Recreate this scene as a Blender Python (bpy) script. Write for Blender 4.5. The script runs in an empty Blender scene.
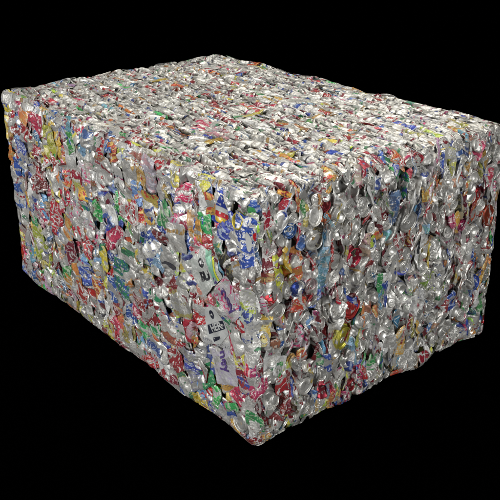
import bpy, bmesh, math
import numpy as np
from mathutils import Vector, Matrix
from mathutils.bvhtree import BVHTree

# ------------------------------------------------------------------ scene
SC = bpy.context.scene
COL = SC.collection
rng = np.random.default_rng(7)
L, W, H = 1.667, 1.1521, 0.85           # bale: length, depth, height (m); near top corner at (0,0,H)
BASE = np.array([-L / 2, W / 2, 0.0])

COLOURS = {   # print colour, second colour, share of the can that is printed
    'silver': ((.62, .62, .60), (.30, .31, .33), .12),
    'silverblue': ((.03, .07, .30), (.25, .32, .50), .34),
    'silvertan': ((.34, .19, .09), (.30, .05, .04), .34),
    'silvergreen': ((.05, .26, .10), (.45, .40, .06), .34),
    'red': ((.38, .012, .022), (.62, .60, .58), .93),
    'maroon': ((.19, .010, .020), (.45, .40, .40), .88),
    'redscript': ((.26, .008, .020), (.70, .68, .66), .70),
    'redv': ((.38, .008, .018), (.66, .66, .64), .62),
    'maroonline': ((.20, .015, .025), (.45, .30, .30), .42),
    'magenta': ((.46, .020, .08), (.75, .55, .55), .85),
    'redorange': ((.48, .05, .018), (.70, .45, .10), .85),
    'orange': ((.52, .17, .03), (.60, .40, .12), .85),
    'tan': ((.48, .26, .13), (.60, .50, .40), .8),
    'yellow': ((.56, .44, .03), (.72, .66, .30), .9),
    'olive': ((.46, .38, .03), (.60, .55, .30), .85),
    'gold': ((.50, .36, .05), (.55, .50, .30), .85),
    'yellowred': ((.66, .46, .03), (.48, .02, .02), .85),
    'lime': ((.55, .60, .06), (.55, .55, .52), .35),
    'flame': ((.54, .30, .04), (.55, .05, .02), .80),
    'green': ((.03, .32, .08), (.40, .55, .35), .85),
    'greenblue': ((.02, .22, .07), (.02, .05, .30), .82),
    'blue': ((.02, .07, .36), (.40, .48, .65), .88),
    'bluestripe': ((.03, .10, .32), (.62, .66, .70), .62),
    'bluediag': ((.03, .05, .36), (.52, .60, .50), .50),
    'bluewhite': ((.015, .09, .42), (.72, .72, .74), .92),
    'bluesteel': ((.06, .16, .36), (.14, .24, .42), .97),
    'lightblue': ((.12, .30, .50), (.25, .42, .60), .92),
    'redblue': ((.40, .02, .03), (.03, .07, .35), .8),
    'multicolour': ((.42, .02, .05), (.05, .10, .36), .75),
    'white': ((.78, .78, .76), (.55, .55, .55), .9),
    'whiteblue': ((.75, .76, .76), (.05, .12, .38), .8),
    'pinkgrey': ((.44, .36, .37), (.45, .25, .28), .9),
    'ney': ((.50, .45, .48), (.58, .03, .16), .9),
    'ney2': ((.52, .50, .54), (.42, .36, .52), .8),
    'bu': ((.54, .56, .53), (.46, .50, .46), 1.0),
    'her': ((.50, .50, .50), (.36, .36, .36), .5),
    'tri': ((.60, .58, .52), (.62, .45, .08), .6),
    'dark': ((.025, .024, .02), (.16, .14, .06), .95),
}
FILL = (['silver'] * 30 + ['silverblue'] * 5 + ['silvertan'] * 6 + ['silvergreen'] * 4 + ['maroonline'] * 8 +
        ['red'] * 6 + ['maroon'] * 6 + ['redscript'] * 6 + ['redv'] * 4 + ['magenta'] * 3 + ['redorange'] * 2 + ['orange'] * 1 +
        ['yellow'] * 5 + ['gold'] * 2 + ['lime'] * 2 + ['green'] * 4 + ['greenblue'] * 2 + ['blue'] * 5 +
        ['bluestripe'] * 4 + ['bluediag'] * 2 + ['white'] * 4 + ['pinkgrey'] * 3 + ['dark'] * 2 + ['tan'] * 2 + ['lightblue'] * 4 + ['orange'] * 3 + ['flame'] * 3 + ['magenta'] * 2 + ['lime'] * 2 + ['ney'] * 2)

# (face, s, t, width mm, length mm, angle, form, colour, label): the cans that stand out, in metres on the bale's faces
HERO = [
('L',-1.650,0.690,76,135,17,'body','yellow','crushed can with yellow print at the far left edge'),
('L',-1.546,0.813,150,70,-33,'lid','white','crumpled white can end at the top left corner'),
('L',-1.451,0.790,88,89,15,'body','orange','crushed orange can below the top left corner'),
('L',-1.365,0.776,109,96,23,'body','magenta','crushed red and pink can'),
('L',-1.251,0.717,130,152,-14,'body','yellow','long flattened yellow can'),
('L',-1.143,0.765,62,104,39,'body','maroon','crushed dark red can'),
('L',-1.496,0.622,135,107,-7,'body','bluestripe','crushed can with blue and white stripes'),
('L',-1.389,0.538,123,144,-20,'body','maroon','narrow flattened dark red can'),
('L',-1.073,0.641,139,103,1,'body','redscript','crushed dark red can with white lettering'),
('L',-0.998,0.595,104,101,10,'body','yellowred','crushed yellow can with red diagonal stripes'),
('L',-1.261,0.407,109,180,12,'body','red','flattened bright red can'),
('L',-1.442,0.247,120,224,-12,'body','olive','long flattened yellow olive can'),
('L',-1.614,0.401,270,141,-7,'body','silverblue','crushed silver can with blue print'),
('L',-1.708,0.173,120,94,-6,'body','maroon','crushed dark red can'),
('L',-0.904,0.536,79,100,9,'body','green','crushed green can'),
('L',-1.008,0.365,84,108,18,'body','red','crushed red can'),
('L',-1.150,0.291,126,103,-21,'body','maroon','crushed dark red can'),
('L',-1.063,0.235,128,115,-9,'body','blue','crushed blue can'),
('L',-1.098,0.134,121,88,10,'body','red','crumpled red can near the lower edge'),
('L',-0.957,0.214,90,103,0,'body','redorange','crushed red can with orange print'),
('L',-0.849,0.230,87,162,8,'body','bluestripe','crushed can with dark blue stripes'),
('L',-0.765,0.320,111,172,8,'body','greenblue','crushed green and blue can'),
('L',-0.785,0.479,173,72,-33,'body','magenta','crushed pink can'),
('L',-0.662,0.597,96,65,7,'lid','silver','round silver can end with ring'),
('L',-0.664,0.530,103,71,7,'lid','silver','round silver can end with red side'),
('L',-0.685,0.624,159,135,-88,'body','redscript','crushed silver can with dark red brush lettering'),
('L',-0.549,0.774,95,148,6,'body','pinkgrey','flattened pale pink grey can'),
('L',-0.480,0.819,68,57,-13,'body','red','small crushed red can piece'),
('L',-0.352,0.764,139,62,-13,'body','magenta','crumpled bright red can'),
('L',-0.560,0.667,145,102,6,'body','flame','crushed can with orange and yellow print'),
('L',-0.461,0.655,67,112,25,'body','green','crushed green can'),
('L',-0.545,0.521,125,155,-22,'body','bluediag','flattened pale can with blue diagonal print'),
('L',-0.217,0.768,78,80,-5,'body','flame','crushed can with red and yellow flames'),
('L',-0.153,0.768,77,95,2,'body','tri','crushed can with blue triangle over red stripe'),
('L',-0.073,0.758,64,62,1,'lid','yellow','oval yellow can end'),
('L',-0.029,0.707,94,155,-7,'body','bluewhite','crushed blue can with white emblem'),
('L',-0.248,0.547,154,141,-47,'body','bu','flattened white can with black lettering and green edge'),
('L',-0.135,0.608,62,126,-53,'body','dark','narrow dark can beside the lettered white can'),
('L',-0.073,0.584,79,117,-32,'body','silver','flattened silver can'),
('L',-0.124,0.485,120,125,-51,'body','ney','crushed pink and white can with purple lettering'),
('L',-0.032,0.515,78,88,-6,'body','lime','crushed grey can with yellow green print'),
('L',-0.296,0.373,139,97,-23,'body','redv','crushed red can with silver V shape'),
('L',-0.599,0.249,152,100,-22,'body','redscript','crushed dark red can with silver lettering'),
('L',-0.669,0.268,69,228,30,'body','maroonline','crushed silver can with maroon lines'),
('L',-0.200,0.360,157,138,-14,'body','her','flattened can with white shield label and dark lettering'),
('L',-0.162,0.249,119,151,-17,'body','ney2','flattened silver can with purple lettering'),
('L',-0.090,0.269,64,82,-23,'body','maroon','narrow dark red can'),
('L',-0.428,0.132,103,103,-37,'body','red','flattened red can near the lower edge'),
('L',-0.608,0.039,156,65,-33,'body','red','crumpled red can at the lower edge'),
('L',-0.211,0.097,71,87,2,'body','green','crushed green can near the lower edge'),
('L',-0.115,0.093,80,65,-23,'body','green','crumpled green can at the lower edge'),
('L',-0.074,0.073,97,78,-23,'lid','silver','oval silver can end at the lower corner'),
('L',-0.020,0.008,112,50,-32,'body','maroon','crumpled dark red can at the bottom corner'),
('L',-1.218,0.165,99,94,-8,'body','green','small crushed green can piece'),
('L',-1.215,0.134,84,81,11,'body','orange','small crushed orange can'),
('L',-0.440,0.499,142,135,-13,'body','silver','flattened silver can'),
('L',-0.391,0.379,146,133,-22,'body','silvertan','flattened silver can with tan print'),
('L',-0.386,0.603,147,130,-13,'body','silver','broad flattened silver can'),
('L',-0.696,0.436,132,106,7,'body','silvergreen','crushed silver can with green print'),
('L',-0.826,0.717,159,146,-1,'body','silver','broad flattened silver can'),
('L',-0.669,0.750,126,147,7,'body','silver','broad flattened silver can'),
('L',-0.845,0.682,51,76,17,'body','red','narrow red strip of a can'),
('L',-0.930,0.809,113,101,10,'body','silverblue','crushed silver can with dark blue print'),
('L',-0.462,0.235,143,125,-22,'body','silvertan','flattened silver can'),
('L',-0.598,0.135,141,124,-22,'body','silverblue','flattened silver can'),
('L',-0.315,0.146,132,153,-17,'body','silverblue','flattened silver can with blue dots'),
('L',-0.061,0.214,78,72,-14,'body','redblue','crushed can with red and blue print'),
('L',-0.326,0.512,96,118,-13,'body','silverblue','flattened silver can'),
('R',0.050,0.777,41,141,-11,'body','redscript','crushed red can with white lettering at the near edge'),
('R',0.061,0.656,70,104,6,'body','redscript','crushed red can with white script'),
('R',0.098,0.755,60,74,-0,'lid','silver','round silver can end'),
('R',0.226,0.740,64,77,-2,'lid','silver','round silver can end beside a green can'),
('R',0.229,0.656,90,65,11,'lid','silver','round can end on a blue can'),
('R',0.177,0.664,34,55,12,'body','blue','crushed blue can side'),
('R',0.182,0.780,39,87,-1,'body','green','crushed green can'),
('R',0.120,0.834,72,25,26,'body','yellowred','crushed yellow and red can under the top edge'),
('R',0.113,0.803,53,31,-23,'body','red','crushed red can under the top edge'),
('R',0.277,0.573,55,109,-2,'body','lightblue','flattened light blue can'),
('R',0.167,0.519,72,55,26,'lid','blue','can end with blue centre'),
('R',0.173,0.463,66,58,12,'body','redorange','crushed red and orange can'),
('R',0.189,0.277,51,59,-1,'body','redorange','crumpled red orange can'),
('R',0.408,0.548,67,78,-3,'lid','red','red can end'),
('R',0.391,0.383,106,113,18,'lid','red','large oval red can end'),
('R',0.455,0.309,84,68,17,'lid','silver','small round silver can end'),
('R',0.364,0.274,80,97,13,'lid','yellow','oval yellow can end'),
('R',0.573,0.679,53,129,2,'body','bluesteel','flattened steel blue can'),
('R',0.652,0.606,98,81,-6,'lid','silver','round silver can end'),
('R',0.737,0.691,81,74,8,'body','yellow','crumpled yellow can'),
('R',1.093,0.517,70,133,-10,'lid','redorange','long oval red and orange can end'),
('R',1.033,0.739,40,94,-23,'body','orange','crushed orange can'),
('R',0.655,0.146,67,118,-5,'body','gold','crushed gold can'),
('R',0.662,0.016,74,48,-5,'body','redorange','crumpled red orange can at the lower edge'),
('R',0.110,0.203,70,66,-1,'body','red','crumpled red can'),
('R',0.204,0.156,66,70,11,'lid','silver','oval silver can end'),
('R',0.295,0.099,108,84,18,'lid','multicolour','round can end with red and blue print'),
('R',0.098,0.273,59,77,19,'body','white','crumpled white can'),
('R',0.077,0.352,48,63,-0,'body','tan','crushed tan can'),
('R',0.081,0.467,102,54,-0,'lid','silver','wide silver can end'),
('R',0.461,0.129,53,49,-4,'body','blue','crumpled blue can'),
('R',0.342,0.059,65,57,-3,'body','orange','crumpled orange can'),
('R',0.919,0.220,73,78,-8,'body','blue','crumpled blue can'),
('R',0.813,0.032,122,72,-7,'body','redscript','crumpled red and white can at the lower edge'),
('R',1.111,0.156,61,83,-9,'body','green','crushed green can'),
('R',1.146,0.420,54,60,-10,'body','green','crumpled green can'),
('R',0.537,0.419,43,76,-4,'body','green','crushed green can'),
('R',0.342,0.367,71,52,-3,'lid','silver','round silver can end'),
('R',0.099,0.073,92,77,-0,'lid','silver','large round silver can end at the lower edge'),
('T',-0.698,0.322,82,136,-45,'body','magenta','red can folded on the top'),
('T',-0.675,0.031,242,41,70,'body','whiteblue','white and blue can at the top edge'),
('T',-1.464,0.933,88,288,-49,'body','white','bright white can near the far edge'),
('T',-1.350,1.095,235,48,81,'body','redorange','pale red can at the far edge'),
('T',-0.691,0.558,165,27,74,'body','yellow','yellow can on the top'),
('T',-0.822,1.009,261,30,79,'body','dark','dark hole at the far edge, shade put into a can colour'),  # a hole between cans: its shade is painted as a dark can
('T',-0.502,0.250,155,24,71,'body','yellow','yellow strip on the top'),
('T',-0.222,0.326,127,21,71,'body','yellow','yellow strip on the top'),
('T',-1.370,0.607,201,35,76,'body','yellow','yellow strip on the top'),
]

# ------------------------------------------------------------------ shape helpers (millimetres, numpy)
def tri(x):
    return 2 * np.abs(2 * (x - np.floor(x + .5))) - 1

def smooth_noise(p, r, n=5, lam=(.12, .5)):
    out = np.zeros(len(p))
    for _ in range(n):
        k = r.normal(size=p.shape[1]); k /= np.linalg.norm(k)
        out += np.sin(p @ k * 2 * math.pi / r.uniform(*lam) + r.uniform(0, 6.28))
    return out / n

def grid_faces(nu, nv):
    i, j = np.meshgrid(np.arange(nu), np.arange(nv), indexing='ij')
    a = i * (nv + 1) + j
    return np.stack([a, a + nv + 1, a + nv + 2, a + 1], -1).reshape(-1, 4)

def creases(p, r, n, lam, amp):
    """Sharp folds: a sum of warped triangle waves over the flat of the can."""
    q = p.copy()
    for a in range(2):
        q[:, a] += 7 * np.sin(p[:, 1 - a] / r.uniform(9, 22) + r.uniform(0, 6.28))
    d = np.zeros(len(p))
    for _ in range(n):
        th = r.uniform(0, math.pi); l = r.uniform(*lam)
        d += amp * l * r.uniform(.3, 1) * tri(q @ np.array([math.cos(th), math.sin(th)]) / l + r.uniform())
    return d

def flat_can(wid, ln, r, thick=None, amp=.055, nu=None, nv=None, plump=0.):
    """A can squashed on its side: X across, Y through the thickness, Z along. Returns verts, faces, uv (cm)."""
    nu = nu or int(np.clip(wid * 2.2 / 4.2, 18, 60)); nv = nv or int(np.clip(ln / 3.8, 10, 44))
    u, v = np.meshgrid(np.linspace(0, 1, nu + 1), np.linspace(0, 1, nv + 1), indexing='ij')
    u, v = u.ravel(), v.ravel()
    a, b = wid / 2, (thick or r.uniform(8, 14)) / 2
    th = 2 * math.pi * u
    c, s = np.cos(th), np.sin(th)
    vv = 2 * v - 1
    end = np.clip((1 - np.abs(vv)) / .10, 0, 1) ** .5            # the crimped ends
    neck = 1 - .10 * np.clip((np.abs(vv) - .82) / .18, 0, 1) * r.uniform(0, 1.5)
    round_ = 1 - (plump * .22) * np.abs(vv) ** 3                      # a plump can narrows to its ends
    x = a * np.sign(c) * np.abs(c) ** (.75 + .2 * plump) * neck * round_
    y = b * np.sign(s) * np.abs(s) ** .9 * (.25 + .75 * end)
    z = vv * ln / 2
    # crooked ends: the crimp runs at a slant and bows
    z = z * (1 + .10 * r.normal() * x / a) + np.sign(vv) * vv * vv * r.normal() * 5 * (x / a) ** 2
    p = np.stack([x, z], -1)
    y = y + creases(p, r, 7, (14, 75), amp) + .55 * creases(p, r, 3, (9, 20), amp) * np.sign(s)
    x = x + creases(p, r, 3, (25, 60), .05)
    z = z + creases(p, r, 2, (25, 60), .05)
    y = y + r.normal() * 9 * (x / 50) ** 2 + r.normal() * 8 * (z / 60) ** 2 + r.normal() * 5 * x * z / 3000
    return np.stack([x, y, z], -1), grid_faces(nu, nv), np.stack([u * wid * .2, v * ln * .1], -1)

LID = [(0, 0), (5, .1), (10, .1), (15, .4), (19, .3), (20.6, -1.2), (22.4, -3.2), (24, -2.6), (25, .6), (26.2, 2.4), (27.4, 2.1), (27.8, .2), (27.2, -2.6), (28.6, -6)]
DOME = [(0, -8), (6, -7.6), (12, -6.2), (17, -3.4), (20, -.4), (21.4, 1.4), (22.8, 2.0), (24.2, 1.4), (26, -1), (28, -3.4), (30, -6.5)]

def warp_disc(x, y, h, r_state, sx, sz):
    r = np.random.default_rng(r_state)
    p = np.stack([x, y], -1)
    h = h + creases(p, r, 4, (22, 60), .035)
    fold = r.uniform(0, math.pi); off = r.uniform(-8, 8)
    dd = p @ np.array([math.cos(fold), math.sin(fold)]) - off
    h = h - r.uniform(.0, .35) * np.maximum(dd, 0)                # the disc is bent along one line
    x = x * (1 + .10 * np.sin(y / 13 + r.uniform(0, 6)))
    return np.stack([x * sx, h, y * sz], -1)


def disc_can(sx, sz, r, profile=None, seg=32, depth=None):
    """A can squashed end to end: an end (facing +Y) and a bellows wall behind it. Returns three (verts, faces, uv)."""
    st = int(r.integers(1 << 30))
    prof = np.array(profile or (LID if r.random() < .6 else DOME), float)
    lid_is = profile is LID or len(prof) == len(LID)
    th = np.linspace(0, 2 * math.pi, seg + 1)
    R, T = np.meshgrid(prof[:, 0], th, indexing='ij')
    Hh = np.repeat(prof[:, 1][:, None], seg + 1, 1)
    x, y = (R * np.cos(T)).ravel(), (R * np.sin(T)).ravel()
    V = warp_disc(x, y, 0 * x, st, sx, sz)
    lid = (V, grid_faces(len(prof) - 1, seg)[:, ::-1], np.stack([x * .1 + 9, y * .1 + 9], -1), Hh.ravel() * 1.25)
    # wall
    depth = depth or r.uniform(22, 40)
    nw = 11
    k = np.linspace(0, 1, nw + 1)
    K, T = np.meshgrid(k, th, indexing='ij')
    R = 29 + 5 * np.sin(K * math.pi) + 4.5 * tri(K * r.uniform(2, 3.4) + .12 * np.sin(T * 2 + r.uniform(0, 6)) + .1 * np.sin(3 * T)) * np.clip(K * 4, 0, 1)
    R = R * (1 + .07 * np.sin(2 * T + r.uniform(0, 6)) + .05 * np.sin(5 * T + r.uniform(0, 6)))
    x, y = (R * np.cos(T)).ravel(), (R * np.sin(T)).ravel()
    V = warp_disc(x, y, 0 * x, st, sx, sz)
    body = (V, grid_faces(nw, seg)[:, ::-1], np.stack([T.ravel() * 3.3, (K * depth * .25).ravel()], -1), (-5.5 - K * depth).ravel())
    tab = None
    if lid_is and r.random() < .75:                                # pull tab: a stadium ring with a cross bar
        ang = r.uniform(0, 6.28); n = 18
        t = np.linspace(0, 2 * math.pi, n + 1)
        ring = []
        for sc, hh in ((1, 1.0), (1, 2.2), (.55, 2.2), (.55, 1.0)):
            ring.append(np.stack([6 + 10.5 * sc * np.cos(t), 7 * sc * np.sin(t), np.full_like(t, hh)], -1))
        q = np.stack(ring).reshape(-1, 3)
        ca, sa = math.cos(ang), math.sin(ang)
        x, y = q[:, 0] * ca - q[:, 1] * sa, q[:, 0] * sa + q[:, 1] * ca
        tab = (warp_disc(x, y, 0 * x, st, sx, sz), grid_faces(3, n), np.stack([x * .1 + 4, y * .1 + 4], -1), q[:, 2] * 1.3)
    return body, lid, tab

# ------------------------------------------------------------------ the press: the bale's faces
FR = {  # face: origin, s axis, t axis, outward normal
    'L': (np.array([0, 0, 0.]), np.array([1, 0, 0.]), np.array([0, 0, 1.]), np.array([0, -1, 0.])),
    'R': (np.array([0, 0, 0.]), np.array([0, 1, 0.]), np.array([0, 0, 1.]), np.array([1, 0, 0.])),
    'T': (np.array([0, 0, H]), np.array([1, 0, 0.]), np.array([0, 1, 0.]), np.array([0, 0, 1.])),
    'B': (np.array([0, W, 0.]), np.array([1, 0, 0.]), np.array([0, 0, 1.]), np.array([0, 1, 0.])),
    'E': (np.array([-L, 0, 0.]), np.array([0, 1, 0.]), np.array([0, 0, 1.]), np.array([-1, 0, 0.])),
    'F': (np.array([0, 0, 0.]), np.array([1, 0, 0.]), np.array([0, 1, 0.]), np.array([0, 0, -1.])),
}
SEAMS = {'L': [(-1.33, .3), (-.925, .05), (-.605, .06), (-.315, .10)], 'R': [(.27, .03), (.50, -.04), (.80, .05)], 'T': [], 'B': [], 'E': [], 'F': []}
BULGE = {k: np.random.default_rng(90 + i).integers(1 << 30) for i, k in enumerate('LRTBEF')}
KEEP = {'L': .32, 'R': .50, 'T': .52, 'B': .3, 'E': .3, 'F': .1}
AMP = {'L': .013, 'R': .016, 'T': .016, 'B': .016, 'E': .020, 'F': .002}

def press(P):
    P = P.copy()
    for k in 'LRTBEF':
        o, s, t, n = FR[k]
        q = P - o
        ss, tt, d = q @ s, q @ t, q @ n
        b = AMP[k] * smooth_noise(np.stack([ss, tt], -1), np.random.default_rng(BULGE[k]), 7, (.16, .55)) + (.75 if k in 'LR' else .4) * AMP[k] * smooth_noise(np.stack([ss, tt], -1), np.random.default_rng(BULGE[k] + 1), 7, (.055, .15))
        if k == 'E': b += .022 * np.clip(1 - tt / H, 0, 1)
        if k == 'B': b += .046 * np.clip(1 - ((tt - .40) / .40) ** 2, 0, 1)
        for x0, sl in SEAMS[k]:
            w = np.abs(ss - x0 - sl * .12 * (tt - .45) - .008 * np.sin(tt * 23 + x0 * 40))
            b -= .016 * np.clip(1 - w / .011, 0, 1)
        ex = d - b
        P -= np.where(ex > 0, ex - KEEP[k] * .012 * np.tanh(ex / .012), 0)[:, None] * n
    # worn corners and edges: 45 degree planes
    for a, c, off in (('L', 'T', .026), ('R', 'T', .030), ('L', 'R', .026), ('L', 'F', .018), ('R', 'F', .024), ('B', 'T', .020), ('E', 'T', .018), ('E', 'L', .014), ('B', 'R', .014)):
        n = (FR[a][3] + FR[c][3]) / math.sqrt(2)
        o = FR[a][0] + FR[c][0] * np.abs(FR[c][3]) * (1 if np.abs(FR[a][0] @ FR[c][3]) < 1e-9 else 0)
        d = (P - o) @ n + off * (1 + .9 * smooth_noise(P, np.random.default_rng(int(off * 1e4) + ord(a)), 6, (.08, .4)))
        P -= np.where(d > 0, d * .6, 0)[:, None] * n
    P[:, 2] = np.maximum(P[:, 2], .002)
    return P

def frame(face, s, t, depth, ang_deg, mode, r):
    """World matrix columns (X, Y, Z) and position of a can on a face of the bale."""
    o, sa, ta, n = FR[face]
    pos = o + sa * s + ta * t - n * depth
    a = math.radians(ang_deg)
    up = ta * math.cos(a) + sa * math.sin(a)
    if mode == 'broad':                                            # flat side out
        Y = n + .16 * r.normal() * sa + .16 * r.normal() * ta
        Z = up
    elif mode == 'edge':                                           # edge-on layers
        Y = sa + .38 * r.normal() * ta + (r.normal() * .55) * n
        Z = up + .25 * r.normal() * n
    elif mode == 'shingle':                                        # tilted layers of the top
        tl = math.radians(r.uniform(22, 76)) * (1 if r.random() < .85 else -1)
        Y = n * math.cos(tl) - ta * math.sin(tl) + .11 * r.normal() * sa
        Z = sa + .22 * r.normal() * ta + .06 * r.normal() * n
    elif mode == 'end':                                            # an end of the can out
        Y = n + .20 * r.normal() * sa + .20 * r.normal() * ta
        Z = up
    Y = Y / np.linalg.norm(Y)
    Z = Z - Y * (Z @ Y); Z /= np.linalg.norm(Z)
    X = np.cross(Y, Z)
    return np.stack([X, Y, Z], 0), pos                             # rows

def place(parts, M, pos):
    out = []
    for q in parts:
        if q is None: out.append(None); continue
        P = press(q[0] * .001 @ M + pos)
        if len(q) > 3: P = P + (q[3] * .001)[:, None] * M[1]        # relief of a can end: stamped metal keeps its rings
        P[:, 2] = np.maximum(P[:, 2], .002)
        out.append((P, q[1], q[2]))
    return out

# ------------------------------------------------------------------ materials
def nodes_of(name):
    m = bpy.data.materials.new(name); m.use_nodes = True
    nt = m.node_tree; nt.nodes.clear()
    return m, nt

def can_material(name, bare=False):
    m, nt = nodes_of(name)
    N, K = nt.nodes, nt.links
    def node(t, **kw):
        n = N.new(t)
        for k, v in kw.items(): setattr(n, k, v)
        return n
    def math_(op, a, b=None, c=None, clamp=False):
        n = node('ShaderNodeMath', operation=op, use_clamp=clamp)
        for i, x in enumerate((a, b, c)):
            if x is None: continue
            if isinstance(x, (int, float)): n.inputs[i].default_value = x
            else: K.new(x, n.inputs[i])
        return n.outputs[0]
    def step(x, lo, hi):
        n = node('ShaderNodeMapRange', interpolation_type='SMOOTHSTEP')
        K.new(x, n.inputs[0]); n.inputs[1].default_value = lo; n.inputs[2].default_value = hi
        return n.outputs[0]
    def mix(f, a, b):
        n = node('ShaderNodeMix', data_type='RGBA')
        if isinstance(f, (int, float)): n.inputs[0].default_value = f
        else: K.new(f, n.inputs[0])
        for i, x in ((6, a), (7, b)):
            if isinstance(x, tuple): n.inputs[i].default_value = x
            else: K.new(x, n.inputs[i])
        return n.outputs[2]
    out = node('ShaderNodeOutputMaterial'); bs = node('ShaderNodeBsdfPrincipled')
    K.new(bs.outputs[0], out.inputs[0])
    a1 = node('ShaderNodeAttribute', attribute_name='ink_one'); a2 = node('ShaderNodeAttribute', attribute_name='ink_two')
    pr = node('ShaderNodeAttribute', attribute_name='print_values')
    sep = node('ShaderNodeSeparateXYZ'); K.new(pr.outputs['Vector'], sep.inputs[0])
    cover, seed, tone = sep.outputs
    uv = node('ShaderNodeUVMap', uv_map='UVMap'); su = node('ShaderNodeSeparateXYZ'); K.new(uv.outputs[0], su.inputs[0])
    comb = node('ShaderNodeCombineXYZ')
    K.new(su.outputs[0], comb.inputs[0]); K.new(su.outputs[1], comb.inputs[1]); K.new(math_('MULTIPLY', seed, 131.7), comb.inputs[2])
    P = comb.outputs[0]
    def noise(scale, detail=1., dist=0., off=0.):
        n = node('ShaderNodeTexNoise'); n.inputs['Scale'].default_value = scale; n.inputs['Detail'].default_value = detail; n.inputs['Distortion'].default_value = dist
        v = node('ShaderNodeVectorMath', operation='ADD'); K.new(P, v.inputs[0]); v.inputs[1].default_value = (off, off * .7, off * .3)
        K.new(v.outputs[0], n.inputs['Vector'])
        return n.outputs[0]
    # bare aluminium, a little different on every can
    g = math_('MULTIPLY_ADD', tone, .32, .43)
    cg = node('ShaderNodeCombineColor')
    K.new(g, cg.inputs[0]); K.new(math_('MULTIPLY', g, .985), cg.inputs[1]); K.new(math_('MULTIPLY', g, .94), cg.inputs[2])
    col = cg.outputs[0]
    if not bare:
        # large printed fields
        slope = math_('MULTIPLY_ADD', math_('FRACT', math_('MULTIPLY', seed, 31.)), .10, -.05)
        q = math_('MULTIPLY_ADD', su.outputs[0], slope, math_('MULTIPLY', su.outputs[1], .105))
        q = math_('FRACT', math_('ADD', math_('MULTIPLY_ADD', noise(.35, .5, .3), .34, q), math_('MULTIPLY', seed, 13.)))
        field = step(math_('SUBTRACT', cover, q), -.012, .012)
        style = math_('FRACT', math_('MULTIPLY', seed, 53.))
        def pickstyle(lo, hi): return math_('MULTIPLY', math_('GREATER_THAN', style, lo), math_('LESS_THAN', style, hi))
        # swooshes of the second colour
        nb = noise(.36, .4, .5, 17.)
        rib = math_('SUBTRACT', 1., step(math_('ABSOLUTE', math_('SUBTRACT', nb, .5)), .024, .032))
        # slanting stripes
        dg = math_('FRACT', math_('ADD', math_('MULTIPLY', su.outputs[0], .38), math_('MULTIPLY_ADD', su.outputs[1], .21, noise(.3, 0., 0., 9.))))
        stripe = math_('MULTIPLY', step(dg, .66, .68), step(noise(.25, 0., 0., 63.), .47, .49))
        # tall drawn letters: strokes broken out of a stretched cell pattern
        def letters(scale, sx, sy, off):
            mp = node('ShaderNodeMapping'); mp.inputs['Scale'].default_value = (sx, sy, 1); mp.inputs['Location'].default_value = (off, off, off)
            K.new(P, mp.inputs[0])
            v = node('ShaderNodeTexVoronoi', feature='F1', distance='CHEBYCHEV'); v.inputs['Scale'].default_value = scale; v.inputs['Randomness'].default_value = .55
            K.new(mp.outputs[0], v.inputs['Vector'])
            ring = math_('MULTIPLY', step(v.outputs['Distance'], .16, .20), math_('SUBTRACT', 1., step(v.outputs['Distance'], .34, .38)))
            return math_('MULTIPLY', ring, step(noise(scale * 1.6, 0., .4, off), .43, .47))
        def rows(scale, off, cut):
            wv = node('ShaderNodeTexNoise', noise_dimensions='1D'); wv.inputs['Scale'].default_value = scale
            K.new(math_('ADD', math_('MULTIPLY_ADD', su.outputs[0], .12, su.outputs[1]), math_('MULTIPLY_ADD', seed, 57., off)), wv.inputs['W'])
            return step(wv.outputs[0], cut, cut + .03)
        big = math_('MULTIPLY', letters(.85, 1., .62, 3.), rows(.30, 4., .46))
        blob = step(noise(.62, .5, .6, 41.), .63, .64)
        two = math_('MAXIMUM', math_('MULTIPLY', rib, pickstyle(-.1, .26)), math_('MULTIPLY', stripe, pickstyle(.34, .56)))
        two = math_('MAXIMUM', math_('MAXIMUM', two, blob), math_('MULTIPLY', big, pickstyle(.5, 1.1)))
        marks = math_('MULTIPLY', letters(1.75, 1.35, .8, 11.), rows(.6, 0., .51))
        ink = mix(math_('MULTIPLY', two, field), a1.outputs['Color'], a2.outputs['Color'])
        mk = mix(step(math_('FRACT', math_('MULTIPLY', seed, 23.)) , .45, .55), (.03, .03, .05, 1), (.72, .71, .68, 1))
        ink = mix(math_('MULTIPLY', marks, .9), ink, mk)
        col0 = mix(math_('MULTIPLY', marks, math_('MULTIPLY', step(cover, .02, .3), .85)), col, a1.outputs['Color'])
        col = mix(field, col0, ink)
        inked = math_('MAXIMUM', field, math_('MULTIPLY', marks, .7))
        # scuffs where the ink has rubbed off in the press
        sc = step(noise(1.1, 4., 0., 77.), .70, .76)
        col = mix(math_('MULTIPLY', sc, .5), col, cg.outputs[0])
        inked = math_('MULTIPLY', inked, math_('SUBTRACT', 1., math_('MULTIPLY', sc, .5)))
        K.new(math_('MULTIPLY_ADD', inked, -.42, .66), bs.inputs['Metallic'])
        K.new(math_('MULTIPLY_ADD', inked, .0, .46), bs.inputs['Roughness'])
    else:
        cov = step(cover, .5, .6)
        col = mix(math_('MULTIPLY', cov, step(noise(.8, 2., .5), .33, .40)), col, a1.outputs['Color'])
        bs.inputs['Metallic'].default_value = .70; bs.inputs['Roughness'].default_value = .42
    # grime lying in patches
    tc = node('ShaderNodeTexCoord')
    gr = node('ShaderNodeTexNoise'); gr.inputs['Scale'].default_value = 42.; gr.inputs['Detail'].default_value = 6.; gr.inputs['Roughness'].default_value = .68
    geo = node('ShaderNodeNewGeometry'); K.new(geo.outputs['Position'], gr.inputs['Vector'])
    col = mix(math_('MULTIPLY', step(gr.outputs[0], .50, .70), .55), col, (.12, .10, .07, 1))
    K.new(col, bs.inputs['Base Color'])
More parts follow.
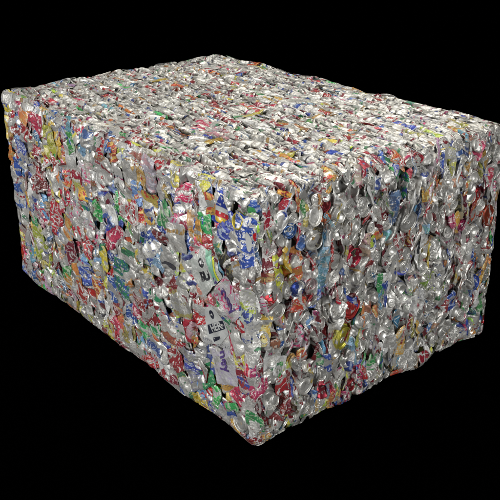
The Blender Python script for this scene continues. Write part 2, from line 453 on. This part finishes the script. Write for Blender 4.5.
    # fine crinkles of the thin sheet
    v1 = node('ShaderNodeTexVoronoi', feature='DISTANCE_TO_EDGE'); v1.inputs['Scale'].default_value = 70.
    n1 = node('ShaderNodeTexNoise'); n1.inputs['Scale'].default_value = 160.; n1.inputs['Detail'].default_value = 3.
    K.new(geo.outputs['Position'], v1.inputs['Vector']); K.new(geo.outputs['Position'], n1.inputs['Vector'])
    hgt = math_('ADD', math_('MULTIPLY', step(v1.outputs['Distance'], 0., .45), .7), n1.outputs[0])
    bp = node('ShaderNodeBump'); bp.inputs['Strength'].default_value = .16 if bare else .34; bp.inputs['Distance'].default_value = .003
    K.new(hgt, bp.inputs['Height']); K.new(bp.outputs[0], bs.inputs['Normal'])
    return m

M_PRINT = can_material('printed_aluminium')
M_BARE = can_material('bare_aluminium', True)

def plain_material(name, rgb, metallic=0., rough=.5, bump=True, scuff=False):
    m, nt = nodes_of(name)
    N, K = nt.nodes, nt.links
    out = N.new('ShaderNodeOutputMaterial'); bs = N.new('ShaderNodeBsdfPrincipled'); K.new(bs.outputs[0], out.inputs[0])
    n = N.new('ShaderNodeTexNoise'); n.inputs['Scale'].default_value = 40; n.inputs['Detail'].default_value = 4
    geo = N.new('ShaderNodeNewGeometry'); K.new(geo.outputs['Position'], n.inputs['Vector'])
    mx = N.new('ShaderNodeMix'); mx.data_type = 'RGBA'; K.new(n.outputs[0], mx.inputs[0])
    mx.inputs[6].default_value = (*[c * .75 for c in rgb], 1); mx.inputs[7].default_value = (*[min(1, c * 1.2) for c in rgb], 1)
    if scuff:
        n2 = N.new('ShaderNodeTexNoise'); n2.inputs['Scale'].default_value = 90; n2.inputs['Detail'].default_value = 5; K.new(geo.outputs['Position'], n2.inputs['Vector'])
        mr = N.new('ShaderNodeMapRange'); mr.inputs[1].default_value = .58; mr.inputs[2].default_value = .66; K.new(n2.outputs[0], mr.inputs[0])
        m2 = N.new('ShaderNodeMix'); m2.data_type = 'RGBA'; K.new(mr.outputs[0], m2.inputs[0]); K.new(mx.outputs[2], m2.inputs[6]); m2.inputs[7].default_value = (.55, .55, .53, 1)
        mx = m2
    K.new(mx.outputs[2], bs.inputs['Base Color'])
    bs.inputs['Metallic'].default_value = metallic; bs.inputs['Roughness'].default_value = rough
    if bump:
        b = N.new('ShaderNodeBump'); b.inputs['Strength'].default_value = .5; b.inputs['Distance'].default_value = .003
        K.new(n.outputs[0], b.inputs['Height']); K.new(b.outputs[0], bs.inputs['Normal'])
    return m

# ------------------------------------------------------------------ mesh building
THIN_INKS = [(.20, .012, .022), (.24, .02, .03), (.03, .06, .26), (.05, .05, .06), (.05, .20, .09), (.34, .20, .05), (.32, .03, .12), (.55, .55, .54)]

class Pile:
    def __init__(self): self.v, self.f, self.uv, self.c1, self.c2, self.pr, self.mi, self.n = [], [], [], [], [], [], [], 0
    def add(self, q, colour, seed, tone, bare=False):
        V, F, UV = q
        c1, c2, cov = COLOURS[colour]
        if colour == 'silver': c1 = THIN_INKS[int(seed * 997) % len(THIN_INKS)]
        c1, c2 = ([.82 * c + .12 * sum(q) / 3 for c in q] for q in (c1, c2))
        jit = 1 + (seed * 7.3 % 1 - .5) * .35
        hue = np.random.default_rng(int(seed * 1e9)).uniform(.72, 1.32, 3) if colour not in ('bu', 'her', 'ney', 'ney2', 'tri', 'silver', 'white') else np.ones(3)
        c1 = [min(.8, c * k) for c, k in zip(c1, hue)]
        self.v.append(V); self.f.append(F + self.n); self.uv.append(UV); self.n += len(V)
        m = len(F)
        self.c1.append(np.tile(np.array([*[c * jit for c in c1], 1.]), (m, 1))); self.c2.append(np.tile(np.array([*c2, 1.]), (m, 1)))
        self.pr.append(np.tile(np.array([cov, seed, tone]), (m, 1))); self.mi.append(np.full(m, int(bare)))
    def build(self, name, parent, origin=None):
        V = np.concatenate(self.v); F = np.concatenate(self.f).astype(np.int32); UV = np.concatenate(self.uv)
        o = BASE if parent is None or origin is None else origin
        me = bpy.data.meshes.new(name)
        me.vertices.add(len(V)); me.vertices.foreach_set('co', (V - o).astype(np.float32).ravel())
        me.loops.add(F.size); me.loops.foreach_set('vertex_index', F.ravel())
        me.polygons.add(len(F)); me.polygons.foreach_set('loop_start', np.arange(0, F.size, 4, dtype=np.int32))
        ul = me.uv_layers.new(name='UVMap'); ul.data.foreach_set('uv', UV[F.ravel()].astype(np.float32).ravel())
        for nm, arr, ty in (('ink_one', self.c1, 'FLOAT_COLOR'), ('ink_two', self.c2, 'FLOAT_COLOR'), ('print_values', self.pr, 'FLOAT_VECTOR')):
            at = me.attributes.new(nm, ty, 'FACE'); a = np.concatenate(arr).astype(np.float32).ravel()
            at.data.foreach_set('vector' if ty == 'FLOAT_VECTOR' else 'color', a)
        me.materials.append(M_PRINT); me.materials.append(M_BARE)
        me.polygons.foreach_set('material_index', np.concatenate(self.mi).astype(np.int32))
        me.polygons.foreach_set('use_smooth', np.ones(len(F), bool))
        me.update(calc_edges=True); me.validate()
        ob = bpy.data.objects.new(name, me); COL.objects.link(ob)
        return ob

def hook(ob, parent, world):
    """Parent ob so that its origin stands at the world point."""
    ob.parent = parent
    ob.location = Vector(world) - Vector(ORIGIN[parent.name])
    ORIGIN[ob.name] = tuple(world)
ORIGIN = {}

# ------------------------------------------------------------------ ground, bale
gm = bpy.data.meshes.new('ground'); gb = bmesh.new()
bmesh.ops.create_grid(gb, x_segments=8, y_segments=8, size=60); gb.to_mesh(gm); gb.free()
ground = bpy.data.objects.new('ground', gm); COL.objects.link(ground); ground['kind'] = 'structure'
m, nt = nodes_of('matte_black'); o_ = nt.nodes.new('ShaderNodeOutputMaterial'); d_ = nt.nodes.new('ShaderNodeBsdfDiffuse')
d_.inputs[0].default_value = (0.0001, 0.0001, 0.0001, 1); nt.links.new(d_.outputs[0], o_.inputs[0]); gm.materials.append(m)  # even matte black, filling the empty black surroundings

bale = bpy.data.objects.new('can_bale', None); COL.objects.link(bale)
bale.location = BASE; bale.empty_display_size = .3
bale['label'] = 'big block of crushed drink cans pressed into a bale on black ground'
bale['category'] = 'bale'
ORIGIN[bale.name] = tuple(BASE)

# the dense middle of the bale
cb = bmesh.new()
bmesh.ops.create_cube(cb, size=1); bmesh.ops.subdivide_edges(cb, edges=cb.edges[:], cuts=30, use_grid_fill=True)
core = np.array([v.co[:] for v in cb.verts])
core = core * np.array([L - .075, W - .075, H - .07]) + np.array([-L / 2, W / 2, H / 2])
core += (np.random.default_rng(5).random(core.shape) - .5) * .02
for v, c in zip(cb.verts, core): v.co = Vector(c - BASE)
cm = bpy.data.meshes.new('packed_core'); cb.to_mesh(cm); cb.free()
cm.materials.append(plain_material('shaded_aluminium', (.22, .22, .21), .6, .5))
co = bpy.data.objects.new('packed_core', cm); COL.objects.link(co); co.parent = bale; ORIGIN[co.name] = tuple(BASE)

# ------------------------------------------------------------------ cans that stand out: parts of their own
hero_at = {k: [] for k in 'LRT'}
hero_obj = []
order = sorted(range(len(HERO)), key=lambda i: -HERO[i][3] * HERO[i][4])
own = set(order[:100])
rest = Pile()
for i, (face, s, t, wid, ln, ang, form, colour, label) in enumerate(HERO):
    r = np.random.default_rng(1000 + i)
    wid, ln = min(wid, 150), min(ln, 190)
    g_ = 1.5 if colour in ('bu', 'her', 'ney', 'ney2', 'tri', 'bluewhite') else 1.
    hero_at[face].append((s, t, wid * .001 * g_, ln * .001 * g_))
    seed, tone = r.random(), r.random()
    if form == 'lid':
        sx, sz = min(wid, 84) / 62, min(ln, 96) / 62
        body, lid, tab = disc_can(sx, sz, r, LID if colour in ('silver', 'white', 'red') else None)
        M, pos = frame(face, s, t, -.006, ang, 'end', r)
        body, lid, tab = place((body, lid, tab), M, pos)
    else:
        special = colour in ('bu', 'her', 'ney', 'ney2', 'tri', 'bluewhite')
        k = 1. if special else .78 if colour == 'silver' else .9
        q = flat_can(wid * k, ln * k, r, amp=.050 if special else .085 if 'silver' in colour else .065, thick=9 if special else r.uniform(12, 18), plump=0. if special else .8)
        M, pos = frame(face, s, t, -.005 if special else .0015, ang, 'broad', r)
        body, = place((q,), M, pos); lid = tab = None
    if i not in own:
        rest.add(body, colour, seed, tone)
        if lid: rest.add(lid, colour, seed, tone, True)
        if tab: rest.add(tab, 'silver', seed, tone, True)
        continue
    p = Pile(); p.add(body, colour, seed, tone)
    ob = p.build('crushed_can', bale, pos); hook(ob, bale, pos); ob['label'] = label
    hero_obj.append((i, ob, body))
    if lid:
        p = Pile(); p.add(lid, colour, seed, tone, True); lo = p.build('can_end', ob, pos); hook(lo, ob, pos)
    if tab:
        p = Pile(); p.add(tab, 'silver', seed, .9, True); lo = p.build('pull_tab', ob, pos); hook(lo, ob, pos)

# ------------------------------------------------------------------ all the other cans
def near_hero(face, s, t, k):
    for hs, ht, w, l in hero_at.get(face, ()):
        if ((s - hs) / (w * k)) ** 2 + ((t - ht) / (l * k)) ** 2 < 1: return True
    return False

def fill(face, s0, s1, t0, t1, ds, dt, maker):
    ns, nt_ = max(1, round((s1 - s0) / ds)), max(1, round((t1 - t0) / dt))
    for i in range(ns):
        for j in range(nt_):
            s = s0 + (i + .5 + rng.uniform(-.45, .45)) * (s1 - s0) / ns
            t = t0 + (j + .5 + rng.uniform(-.45, .45) + .5 * (i % 2) - .25) * (t1 - t0) / nt_
            maker(face, s, t)

def pick(face):
    if rng.random() < PLAIN[face]: return 'silver' if rng.random() < .92 else 'white'
    return FILL[int(rng.integers(len(FILL)))]
PLAIN = {'L': .12, 'R': .18, 'T': .68, 'B': .4, 'E': .4}

def put_flat(face, s, t, depth, mode, w, l, ang, amp, **kw):
    seed, tone = rng.random(), rng.random()
    colour = pick(face)
    q = flat_can(w, l, rng, amp=amp, **kw)
    M, pos = frame(face, s, t, depth, ang, mode, rng)
    q, = place((q,), M, pos); rest.add(q, colour, seed, tone)

def put_end(face, s, t, depth, sc):
    seed, tone = rng.random(), rng.random()
    colour = pick(face)
    sx = sc * rng.uniform(.58, 1.0)
    body, lid, tab = disc_can(sx, sc, rng, seg=26)
    M, pos = frame(face, s, t, depth, rng.normal() * 14, 'end', rng)
    body, lid, tab = place((body, lid, tab), M, pos)
    lc = colour if rng.random() < .10 else 'silver'
    rest.add(body, colour, seed, tone); rest.add(lid, lc, seed, tone, True)
    if tab: rest.add(tab, 'silver', seed, tone, True)

def left_deep(f, s, t): put_flat(f, s, t, rng.uniform(.005, .016), 'broad', rng.uniform(50, 90), rng.uniform(75, 115), -8 + rng.normal() * 20, .06)
def left_top(f, s, t):
    if near_hero(f, s, t, .55): return
    if rng.random() < .20: put_end(f, s, t, rng.uniform(.0, .006), rng.uniform(.8, 1.0)); return
    put_flat(f, s, t, rng.uniform(.001, .012), 'broad' if rng.random() < .85 else 'edge', rng.uniform(42, 80), rng.uniform(68, 120), -8 + rng.normal() * 18, .068, thick=rng.uniform(10, 20), plump=1.)
def right_deep(f, s, t): put_flat(f, s, t, rng.uniform(.008, .024), 'edge', rng.uniform(55, 85), rng.uniform(70, 110), rng.normal() * 14, .06)
def right_top(f, s, t):
    if near_hero(f, s, t, .55): return
    k = rng.random()
    if k < .62: put_end(f, s, t, rng.uniform(-.009, .001), rng.uniform(.74, .95))
    elif k < .82: put_flat(f, s, t, rng.uniform(.008, .024), 'edge', rng.uniform(34, 60), rng.uniform(50, 95), rng.normal() * 18, .065, thick=rng.uniform(10, 18), plump=1.)
    else: put_flat(f, s, t, rng.uniform(.003, .012), 'broad', rng.uniform(26, 48), rng.uniform(45, 85), rng.normal() * 16, .065, thick=rng.uniform(10, 18), plump=1.)
def top_deep(f, s, t): put_flat(f, s, t, rng.uniform(.016, .03), 'shingle', rng.uniform(35, 60), rng.uniform(80, 130), 0, .05)
def top_any(f, s, t):
    if near_hero(f, s, t, .40): return
    put_flat(f, s, t, rng.uniform(.000, .020), 'shingle', rng.uniform(18, 38), rng.uniform(55, 135), 0, .05, thick=rng.uniform(3, 7))
def back_any(f, s, t): put_flat(f, s, t, rng.uniform(.002, .014) - (.046 * max(0, 1 - ((t - .40) / .40) ** 2) if f == 'B' else 0), 'broad', rng.uniform(80, 105), rng.uniform(100, 130), rng.normal() * 20, .05, nu=20, nv=14)

fill('L', -L, 0, 0, H, .052, .066, left_deep)
fill('L', -L, 0, 0, H, .055, .069, left_top)
fill('R', 0, W, 0, H, .046, .070, right_deep)
fill('R', 0, W, 0, H, .038, .046, right_top)
fill('T', -L, 0, 0, W, .09, .04, top_deep)
fill('T', -L, 0, 0, W, .076, .0125, top_any)
fill('L', -L, 0, .005, .055, .05, .05, left_deep)
fill('L', -L, 0, .01, .05, .05, .05, left_top)
fill('R', 0, W, .005, .055, .045, .05, right_top)
fill('R', 0, W, .01, .06, .05, .05, right_deep)
fill('R', W - .03, W + .035, .10, .70, .04, .05, right_top)
fill('R', W - .03, W + .03, .10, .70, .05, .06, right_deep)
fill('B', -L, 0, 0, H, .085, .10, back_any)
fill('E', 0, W, 0, H, .085, .10, back_any)
ro = rest.build('crushed_can', bale); ro.parent = bale; ORIGIN[ro.name] = tuple(BASE)
ro['kind'] = 'stuff'; ro['label'] = 'all the smaller crushed cans packed into the block'

# ------------------------------------------------------------------ printing on the cans one can read or make out
def shape(poly, size=.004):
    bm = bmesh.new(); bm.faces.new([bm.verts.new((x, y, 0)) for x, y in poly])
    bmesh.ops.triangulate(bm, faces=bm.faces[:]); return bm

def lettering(txt, h, shear=0., bold=.0):
    cu = bpy.data.curves.new('lettering', 'FONT'); cu.body = txt; cu.size = h; cu.shear = shear; cu.offset = bold
    cu.align_x = 'CENTER'; cu.align_y = 'CENTER'; cu.resolution_u = 4
    ob = bpy.data.objects.new('lettering', cu); COL.objects.link(ob)
    me = bpy.data.meshes.new_from_object(ob.evaluated_get(bpy.context.evaluated_depsgraph_get()))
    bpy.data.objects.remove(ob); bpy.data.curves.remove(cu)
    bm = bmesh.new(); bm.from_mesh(me); bpy.data.meshes.remove(me)
    bmesh.ops.triangulate(bm, faces=bm.faces[:]); return bm

def oval(cx, cy, rx, ry, n=24): return [(cx + rx * math.cos(2 * math.pi * k / n), cy + ry * math.sin(2 * math.pi * k / n)) for k in range(n)]
def moved(poly, dx, dy): return [(x + dx, y + dy) for x, y in poly]

INK = {}
def ink(name, rgb):
    if name not in INK: INK[name] = plain_material(name, rgb, .25, .42, True, True)
    return INK[name]

def decal(i, name, bm, mat, ang, lift, dx=0., dy=0.):
    """Lay a flat shape (metres, around the can's middle) on the crumpled can, following its folds."""
    face, s, t = HERO[i][:3]
    hit = [h for h in hero_obj if h[0] == i]
    if not hit: return
    _, ob, (V, F, _) = hit[0]
    for _ in range(4):
        lng = [e for e in bm.edges if e.calc_length() > .005]
        if not lng: break
        bmesh.ops.subdivide_edges(bm, edges=lng, cuts=1); bmesh.ops.triangulate(bm, faces=bm.faces[:])
    tree = BVHTree.FromPolygons([tuple(v) for v in V], [tuple(int(k) for k in f) for f in F])
    o, sa, ta, n = FR[face]; a = math.radians(ang); ca, sn = math.cos(a), math.sin(a)
    last = Vector(o + sa * s + ta * t) 
    dead = []
    c0 = np.array(ORIGIN[ob.name])
    for v in bm.verts:
        x, y = v.co.x + dx, v.co.y + dy
        # ang leans the shape's up direction from t towards s
        p = o + sa * (s + x * ca + y * sn) + ta * (t - x * sn + y * ca)
        h = tree.ray_cast(Vector(p + n * .2), Vector(-n))
        if h[0] is None: dead.append(v); continue
        v.co = h[0] + Vector(n) * lift * 2.2 - Vector(c0)
    bmesh.ops.delete(bm, geom=dead, context='VERTS')
    me = bpy.data.meshes.new(name); bm.to_mesh(me); bm.free(); me.materials.append(mat)
    d = bpy.data.objects.new(name, me); COL.objects.link(d); hook(d, ob, c0)

def find(colour): return [i for i, h in enumerate(HERO) if h[7] == colour][0]
mm = .001
k = find('bu'); A = -33
decal(k, 'printed_band', shape([(.030, -.060), (.056, -.060), (.056, .066), (.030, .066)]), ink('mint_ink', (.22, .44, .32)), A, .0006)
decal(k, 'printed_edge', shape([(.057, -.062), (.066, -.062), (.066, .066), (.057, .066)]), ink('lime_ink', (.62, .66, .06)), A, .0006)
decal(k, 'printed_emblem', shape(oval(0, .018, .011, .015)), ink('black_ink', (.02, .02, .025)), A, .0008)
decal(k, 'printed_emblem', shape(oval(.001, .020, .004, .006)), ink('silver_ink', (.6, .6, .6)), A, .0011)
decal(k, 'printed_lettering', lettering('BU', .040, 0, .002), ink('black_ink', (.02, .02, .025)), A + 6, .0008, -.006, -.026)
decal(k, 'printed_lettering', lettering('a', .040, 0, .001), ink('purple_ink', (.09, .05, .20)), A, .0008, .040, -.046)
k = find('her'); A = -16
sh = [(-.050, -.035), (-.046, .020), (-.030, .055), (-.004, .070), (.028, .056), (.048, .022), (.054, -.020), (.010, -.056), (-.030, -.066)]
decal(k, 'printed_shield', shape(sh), ink('white_ink', (.50, .51, .50)), A, .0006)
decal(k, 'printed_panel', shape([(-.042, -.030), (.044, -.004), (.044, .026), (-.040, .002)]), ink('navy_ink', (.02, .022, .04)), A, .0009)
decal(k, 'printed_panel', shape([(-.030, -.056), (.012, -.040), (.012, -.030), (-.032, -.042)]), ink('navy_ink', (.02, .022, .04)), A, .0009)
decal(k, 'printed_emblem', shape(oval(-.006, .040, .010, .015)), ink('navy_ink', (.02, .022, .04)), A, .0009)
decal(k, 'printed_lettering', lettering('HER', .034, 0, .0012), ink('white_ink', (.50, .51, .50)), A - 17, .0012, .002, -.002)
k = find('ney'); A = -51
decal(k, 'printed_lettering', lettering('ney', .058, -.25, .0012), ink('purple_ink', (.09, .05, .20)), A + 90, .0009, .004, -.002)
k = find('ney2'); A = -17
decal(k, 'printed_lettering', lettering('ney', .050, -.1, .0014), ink('purple_ink', (.09, .05, .20)), A + 78, .0009, 0, .006)
k = find('tri'); A = 0
decal(k, 'printed_triangle', shape([(-.026, .008), (.026, .008), (.006, .044), (-.008, .044)]), ink('navy_blue_ink', (.02, .04, .26)), A, .0006)
decal(k, 'printed_stripe', shape([(-.030, -.008), (.030, -.008), (.028, .007), (-.028, .007)]), ink('white_ink', (.50, .51, .50)), A, .0006)
decal(k, 'printed_stripe', shape([(-.032, -.024), (.032, -.024), (.031, -.009), (-.031, -.009)]), ink('red_ink', (.42, .015, .02)), A, .0006)
decal(k, 'printed_patch', shape([(-.034, -.046), (.034, -.046), (.033, -.025), (-.033, -.025)]), ink('yellow_ink', (.62, .42, .04)), A, .0006)
k = find('bluewhite'); A = -7
decal(k, 'printed_emblem', shape(oval(0, .0, .007, .030)), ink('white_ink', (.50, .51, .50)), A, .0006)
decal(k, 'printed_emblem', shape(oval(.022, .012, .010, .016)), ink('red_ink', (.42, .015, .02)), A, .0006)

# ------------------------------------------------------------------ camera
cam = bpy.data.cameras.new('camera'); co_ = bpy.data.objects.new('camera', cam); COL.objects.link(co_)
R = np.array([0.62857272, 0.77769809, -0.0090564]); U = np.array([-0.31174151, 0.26259824, 0.91315902]); D = np.array([-0.71254022, 0.57116359, -0.40750287])
co_.matrix_world = Matrix(((R[0], U[0], -D[0], 1.69348), (R[1], U[1], -D[1], -1.37369), (R[2], U[2], -D[2], 1.66575), (0, 0, 0, 1)))
cam.sensor_width = 36; cam.lens = 849.069 / 500 * 36; cam.clip_end = 500
SC.camera = co_

# ------------------------------------------------------------------ light
w = bpy.data.worlds.new('World'); SC.world = w; w.use_nodes = True
w.node_tree.nodes['Background'].inputs[0].default_value = (0, 0, 0, 1); w.node_tree.nodes['Background'].inputs[1].default_value = 0

def lamp(name, loc, aim, sx, sy, power, rgb=(1, 1, 1)):
    l = bpy.data.lights.new(name, 'AREA'); l.shape = 'RECTANGLE'; l.size = sx; l.size_y = sy; l.energy = power; l.color = rgb
    o = bpy.data.objects.new(name, l); COL.objects.link(o); o.location = loc
    o.rotation_euler = (Vector(aim) - Vector(loc)).to_track_quat('-Z', 'Y').to_euler()
lamp('overhead_lamp', (-1.1, 1.0, 4.0), (-.9, .55, .8), 3.8, 3.0, 138, (1, .965, .875))
lamp('front_fill', (-1.3, -4.6, 1.9), (-.9, 0, .3), 4.6, 3.2, 270, (1, 1, .985))  # unseen fill light, added to brighten the left face
lamp('side_fill', (4.8, -.2, 1.9), (0, .55, .35), 3.0, 2.4, 195, (1, 1, .985))  # unseen fill light, added to brighten the right face

SC.view_settings.view_transform = 'Standard'; SC.view_settings.look = 'None'; SC.view_settings.exposure = 0
SC.cycles.max_bounces = 6
